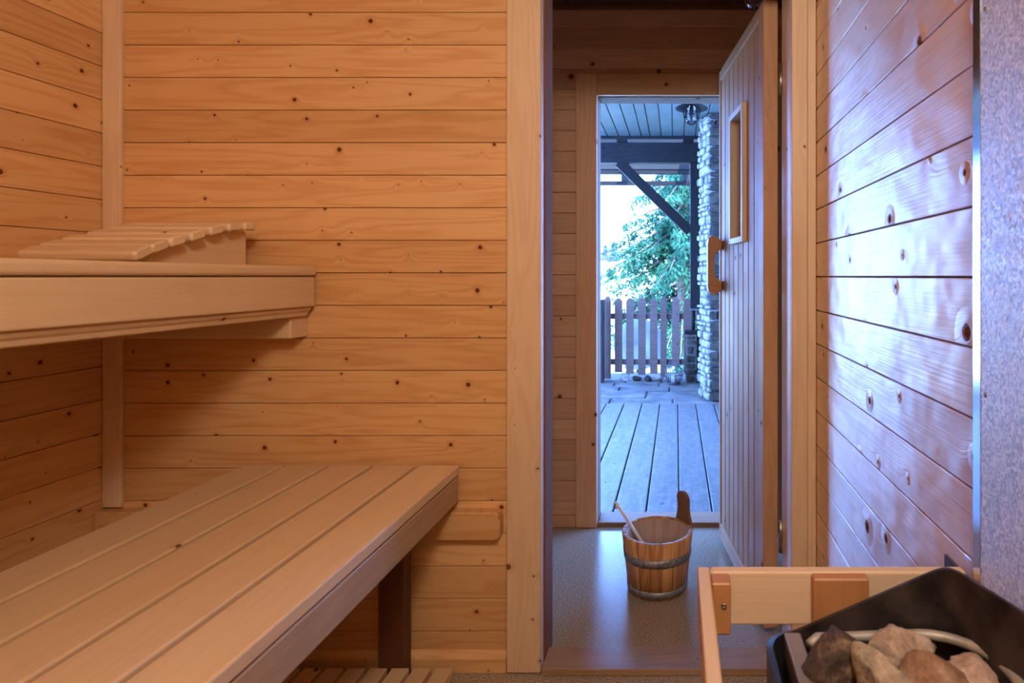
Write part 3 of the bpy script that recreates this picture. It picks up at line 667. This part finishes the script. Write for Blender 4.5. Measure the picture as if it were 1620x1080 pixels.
b = MB(); b.bar((.08, .27), (5.95, 6.11), (.455, .49), 'x', .01, 2); b.build('base_plate', M['iron'], t)
b = MB(); b.bar((.138, .238), (5.983, 6.082), (.69, .712), 'x', .002, 1); b.build('end_cap', M['steel'], t)
L = math.hypot(.72, .70); an = math.atan2(.70, .72)
m = Matrix.Translation((.139, 6.03, 1.49)) @ Matrix.Rotation(an, 4, 'Y')
b = MB(m); b.bar((-L, 0), (-.035, .035), (-.05, .05), 'x', .005, 2); b.build('brace', M['beam'], t)
# trellis frame beyond the beam
t = thing('porch_trellis', 'grey timber frame hanging beyond the porch beam', 'trellis', (-.3, 6.75, 2.0))
b = MB(); b.bar((-1.6, .25), (6.72, 6.80), (2.245, 2.345), 'x', .004, 2); b.build('top_timber', M['beam_pale'], t)
b = MB(); b.bar((-1.6, .25), (6.73, 6.79), (2.195, 2.244), 'x', .004, 2); b.build('under_timber', M['beam'], t)
b = MB(); b.bar((-1.6, .25), (6.73, 6.79), (2.070, 2.115), 'x', .004, 2); b.build('lower_rail', M['beam'], t)
for x0, x1 in ((-.625, -.46), (.07, .15)):
    b = MB(); b.bar((x0, x1), (6.735, 6.785), (2.1155, 2.1945), 'z', .003, 2); b.build('upright', M['beam_pale'], t)
# porch lamp
LC = Vector((.105, 4.1, 2.43))
t = thing('porch_lamp', 'caged glass lamp with a dark shade under the porch ceiling', 'lamp', LC)
b = MB(); b.lathe([(.0001, 0), (.04, 0), (.04, -.03), (.014, -.04), (.014, -.225), (.0001, -.225)], LC, 20); b.build('stem', M['iron'], t)
b = MB(); b.lathe([(.025, -.185), (.05, -.20), (.09, -.225), (.112, -.236), (.112, -.240), (.088, -.230), (.048, -.206), (.024, -.19)], LC, 40); b.build('lamp_shade', M['iron'], t)
b = MB(); b.lathe([(.026, -.215), (.03, -.25), (.038, -.305), (.036, -.325), (.0005, -.332), (.0005, -.329), (.034, -.322), (.0355, -.304), (.0275, -.25), (.0238, -.215)], LC, 28); b.build('glass_cover', M['glass'], t)
b = MB(); b.lathe([(.012, -.226), (.014, -.25), (.02, -.275), (.014, -.295), (.0005, -.302), (.0005, -.226)], LC, 16); b.build('bulb', M['white'], t)
b = MB()
for k in range(4):
    a = math.pi * k / 4; ux, uy = math.cos(a), math.sin(a); pth = []
    for i in range(13):
        q = math.pi * i / 12; rr_ = .058 * math.cos(q); zz = -.235 - .115 * math.sin(q) ** .8
        pth.append((LC.x + ux * rr_, LC.y + uy * rr_, LC.z + zz))
    b.tube(pth, .0035, 6)
b.tube([(LC.x + .053 * math.cos(a), LC.y + .053 * math.sin(a), LC.z - .29) for a in [2 * math.pi * i / 24 for i in range(24)]], .0035, 6, True)
b.build('wire_cage', M['iron'], t)
# stone wall of the house, right of the deck
def stones(b, p0, p1, out, z0, z1, seed, hmin=.05, hmax=.11, wmin=.09, wmax=.22, depth=.05, jit=.03):
    rr = random.Random(seed); p0, p1 = Vector(p0), Vector(p1); L = (p1 - p0).length; u = (p1 - p0).normalized(); o = Vector(out).normalized(); z = z0
    while z < z1:
        h = rr.uniform(hmin, hmax); x = -rr.uniform(0, .05)
        while x < L:
            w_ = rr.uniform(wmin, wmax); xa, xb = max(x, 0), min(x + w_, L)
            if xb - xa > .03:
                m = Matrix(((u.x, o.x, 0, p0.x), (u.y, o.y, 0, p0.y), (0, 0, 1, z), (0, 0, 0, 1))) 
                xm = (xa + xb) / 2; m = m @ Matrix.Translation((xm, 0, h / 2)) @ Matrix.Rotation(rr.uniform(-.06, .06), 4, 'Y') @ Matrix.Rotation(rr.uniform(-.08, .08), 4, 'Z') @ Matrix.Translation((-xm, 0, -h / 2))
                b.M = m; b.bar((xa + .006, xb - .006), (-depth, rr.uniform(.0, jit)), (.006, min(h, z1 - z) - .006), 'x', min(.014, h * .2), 2)
            x += w_
        z += h
    b.M = Matrix()
b = MB(); stones(b, (.285, 5.06, 0), (.95, 5.06, 0), (0, -1, 0), DZ, 2.42, 5)
ws = b.build('wall_stone', M['masonry']); struct(ws, 'rough stone house wall beside the deck', 'stone wall')
b = MB(); pl = [(.285, 5.08), (.95, 5.08), (.95, 7.2), (.33, 7.2), (.33, 5.40), (.215, 5.36)]
b.extrude(pl, DZ - .05, 2.425, 'x', 'y', 'z'); b.build('mortar', M['mortar'], ws)
b = MB(); stones(b, (.215, 5.36, 0), (.285, 5.06, 0), (-.97, -.23, 0), DZ, 2.42, 6, .03, .08, .05, .13, .06, .035); stones(b, (.33, 7.2, 0), (.33, 5.42, 0), (-1, 0, 0), DZ, 2.42, 8, .04, .09, .08, .2, .05, .02)
b.build('limewashed_edge', M['limewash'], ws)
# low stone pillar
b = MB(); stones(b, (.095, 5.95, 0), (.205, 5.95, 0), (0, -1, 0), DZ, .44, 12, .05, .1, .1, .2, .1, .015)
stones(b, (.10, 6.2, 0), (.10, 5.96, 0), (-1, 0, 0), DZ, .44, 13, .05, .1, .1, .2, .05, .012)
sp = b.build('stone_pillar', M['masonry']); tag(sp, 'low square stone pillar under the porch post', 'pillar')
b = MB(); b.bar((.10, .205), (5.955, 6.2), (DZ - .05, .452), 'z', .004, 1); b.build('mortar', M['mortar'], sp)
# picket fence
t = thing('picket_fence', 'brown wooden picket fence at the end of the terrace', 'fence', (-.3, 6.2, DZ))
FY = 6.2; rr = random.Random(2)
def picket(x, y, z0, z1, wd, ang=0):
    hw = wd / 2; pts = [(-hw, z0), (hw, z0), (hw, z1 - .035), (hw * .55, z1 - .008), (0, z1), (-hw * .55, z1 - .008), (-hw, z1 - .035)]
    b = MB(Matrix.Translation((x, y, 0)) @ Matrix.Rotation(ang, 4, 'Z')); b.extrude(pts, -.011, .011, 'x', 'z', 'y'); b.build('picket', M['picket'], t)
for px, wpx, ytop, ybot in ((962, 10, 468, 598), (979, 12, 471, 588), (997, 12, 471, 590), (1016, 12, 471, 592), (1034.5, 12, 471, 590), (1050, 10, 468, 595), (1069, 12, 471, 577), (1088, 13, 471, 590), (1107, 12, 471, 590)):
    picket((px - 1070) * FY / 940, FY - .03, max(H - (ybot - 437) * FY / 940, DZ + .005), H - (ytop - 437) * FY / 940, wpx * FY / 940)
for px in (924, 943): picket((px - 1070) * FY / 940, FY - .03, DZ + .01, .81, .078)
for z in (.62, .145):
    b = MB(); b.bar((-1.2, .30), (FY - .018, FY + .02), (z - .03, z + .03), 'x', .003, 1); b.build('fence_rail', M['rail'], t)
b = MB(); b.bar((-.775, -.738), (5.93, 6.12), (DZ, .80), 'z', .004, 2); tag(b.build('fence_end_board', M['beam_pale']), 'pale upright board at the left end of the picket fence', 'board')
# round panel beyond the fence
m = Matrix.Translation((-.465, 7.4, .19)) @ Matrix.Rotation(math.radians(78), 4, 'X')
t = thing('round_tabletop', 'pale round panel standing behind the picket fence', 'round panel', (-.465, 7.4, -.2))
b = MB(m); b.lathe([(.0005, .0), (.305, 0), (.315, .008), (.315, .03), (.305, .038), (.0005, .038)], (0, 0, 0), 64); b.build('disc', M['tank'], t)
b = MB(); b.bar((-.50, -.43), (7.42, 7.49), (-.42, .1), 'z', .004, 1); b.build('stake', M['beam_pale'], t)
# lantern
C_ = Vector((-.025, 5.90, DZ + .004))
t = thing('wire_lantern', 'round wire lantern standing on the terrace before the fence', 'lantern', C_)
pf = [(.055, .0), (.078, .03), (.086, .075), (.084, .12), (.070, .155), (.052, .172)]
b = MB()
for k in range(22):
    a = 2 * math.pi * k / 22; b.tube([(C_.x + r * math.cos(a), C_.y + r * math.sin(a), C_.z + z + .006) for r, z in pf], .003, 5)
b.build('wire_body', M['steel'], t)
for r, z in ((.055, .004), (.087, .09), (.052, .178)):
    b = MB(); b.tube([(C_.x + r * math.cos(a), C_.y + r * math.sin(a), C_.z + z) for a in [2 * math.pi * i / 28 for i in range(28)]], .0042, 6, True); b.build('ring', M['steel'], t)
b = MB(); b.tube([(C_.x + .052 * math.cos(q), C_.y, C_.z + .178 + .03 * math.sin(q)) for q in [math.pi * i / 12 for i in range(13)]], .003, 6); b.build('handle', M['steel'], t)
b = MB(); b.lathe([(.0005, .008), (.05, .008), (.05, .012), (.0005, .012)], C_, 24); b.build('base_plate', M['steel'], t)
b = MB(); b.lathe([(.0005, .012), (.024, .012), (.024, .085), (.004, .088), (.0005, .088)], C_, 18); b.build('candle', M['white'], t)
# loose stones at the fence foot
for k, (px, py, s, lab) in enumerate(((989, 591, .045, 'small grey stone at the fence foot, left of the middle pickets'), (1007, 590, .050, 'brown stone at the fence foot under the middle pickets'), (1025, 590, .055, 'largest brown stone at the fence foot'), (1041, 592, .036, 'small pale stone at the fence foot near the wire lantern'))):
    rock('fence_stone', M['masonry'] if k in (1, 2) else M['limewash'], ((px - 1070) * 6.08 / 940, 6.06, DZ + s * .45), (s * 1.25, s, s * .62), (k * 9, 5, k * 50), 60 + k, lab, 'stone', 'loose stones at the fence foot', sub=3)

# hill and meadow
import numpy as np
b = MB(); NX, NY = 40, 60; vs = []; fs = []; us = []
def gz(x, y):
    f = max(0, (y - 6.6)); base = -.35 - .25 * min(1, f / 3) + max(0, (y - 9)) * .052 + max(0, y - 30) * .012
    return base + .25 * mnoise.noise(Vector((x * .12, y * .12, 0))) * min(1, f / 6) + (x + 8) * .012 * min(1, max(0, y - 20) / 20)
for j in range(NY + 1):
    y = 6.63 + (70 - 6.63) * (j / NY) ** 2
    for i in range(NX + 1):
        x = (i / NX - .5) * (30 + y * 1.2); vs.append((x, y, gz(x, y)))
for j in range(NY):
    for i in range(NX):
        a = j * (NX + 1) + i; fs.append([a, a + 1, a + NX + 2, a + NX + 1]); us.append([(0, 0)] * 4)
b.add(vs, fs, us, .5, True); struct(b.build('ground_meadow', M['meadow'], fix=False), 'pale bright meadow hillside beyond the fence', 'meadow')

# larch tree beyond the fence
def conifer(name, mat, base, height, radius, nb, seed, label, group=None, dens=26, droop=.55, leaf=.05, z_low=.1):
    rr = random.Random(seed); base = Vector(base); t = thing(name, label, 'tree', base, group)
    b = MB(); b.tube([base + Vector((0, 0, -.3)), base + Vector((.03, 0, height * .4)), base + Vector((0, .05, height))], [radius * .075, radius * .055, .01], 10); b.build('trunk', M['bark'], t)
    br = MB(); vs, fs = [], []
    for k in range(nb):
        f = (k + rr.random()) / nb; z = height * (z_low + (1 - z_low) * f); L = radius * (1 - f * .85) * rr.uniform(.65, 1.1); a = rr.uniform(0, 2 * math.pi)
        du = Vector((math.cos(a), math.sin(a), 0)); pts = []
        for i in range(7):
            s = i / 6; pts.append(base + du * L * s + Vector((0, 0, z + L * (.10 * s - droop * s ** 1.6 + .10 * s ** 4))))
        br.tube(pts, [.022 * (1 - .85 * i / 6) * radius / 1.6 for i in range(7)], 5, cap=False)
        nt = int(dens * L / radius * 6)
        for q in range(nt):
            s = rr.uniform(.12, 1) ; i = min(5, int(s * 6)); p = pts[i].lerp(pts[i + 1], s * 6 - i)
            side = du.cross(Vector((0, 0, 1))) * rr.uniform(-1, 1) * .22 * L * (1.15 - s)
            p = p + side + Vector((0, 0, -abs(rr.gauss(0, .09)) * L))
            ln = leaf * rr.uniform(.7, 1.5)
            for c in range(3):
                dv = Vector((rr.gauss(0, .6), rr.gauss(0, .6), -rr.uniform(.3, 1.2))).normalized() * ln
                sd = dv.cross(Vector((rr.gauss(0, 1), rr.gauss(0, 1), rr.gauss(0, 1)))).normalized() * ln * .20
                n0 = len(vs); vs += [p - sd, p + dv * .5 + sd * .6, p + dv, p + dv * .5 - sd * .9]; fs.append([n0, n0 + 1, n0 + 2, n0 + 3])
    br.build('branches', M['bark'], t)
    me = bpy.data.meshes.new('needles'); me.from_pydata([tuple(v) for v in vs], [], fs); me.materials.append(mat)
    o = bpy.data.objects.new('needles', me); COL.objects.link(o); o.parent = t; o.matrix_parent_inverse = Matrix.Translation(-base); o['kind'] = 'stuff'
    return t
conifer('larch_tree', M['needles'], (.12, 11.0, -.6), 6.8, 1.9, 170, 3, 'feathery blue green conifer close beyond the picket fence', dens=34, leaf=.09, z_low=.10)
conifer('spruce_tree', M['needles'], (1.75, 15.0, -.3), 7.5, 2.4, 120, 8, 'denser conifer standing behind the feathery one, at the right of the fence view', dens=26, leaf=.11)
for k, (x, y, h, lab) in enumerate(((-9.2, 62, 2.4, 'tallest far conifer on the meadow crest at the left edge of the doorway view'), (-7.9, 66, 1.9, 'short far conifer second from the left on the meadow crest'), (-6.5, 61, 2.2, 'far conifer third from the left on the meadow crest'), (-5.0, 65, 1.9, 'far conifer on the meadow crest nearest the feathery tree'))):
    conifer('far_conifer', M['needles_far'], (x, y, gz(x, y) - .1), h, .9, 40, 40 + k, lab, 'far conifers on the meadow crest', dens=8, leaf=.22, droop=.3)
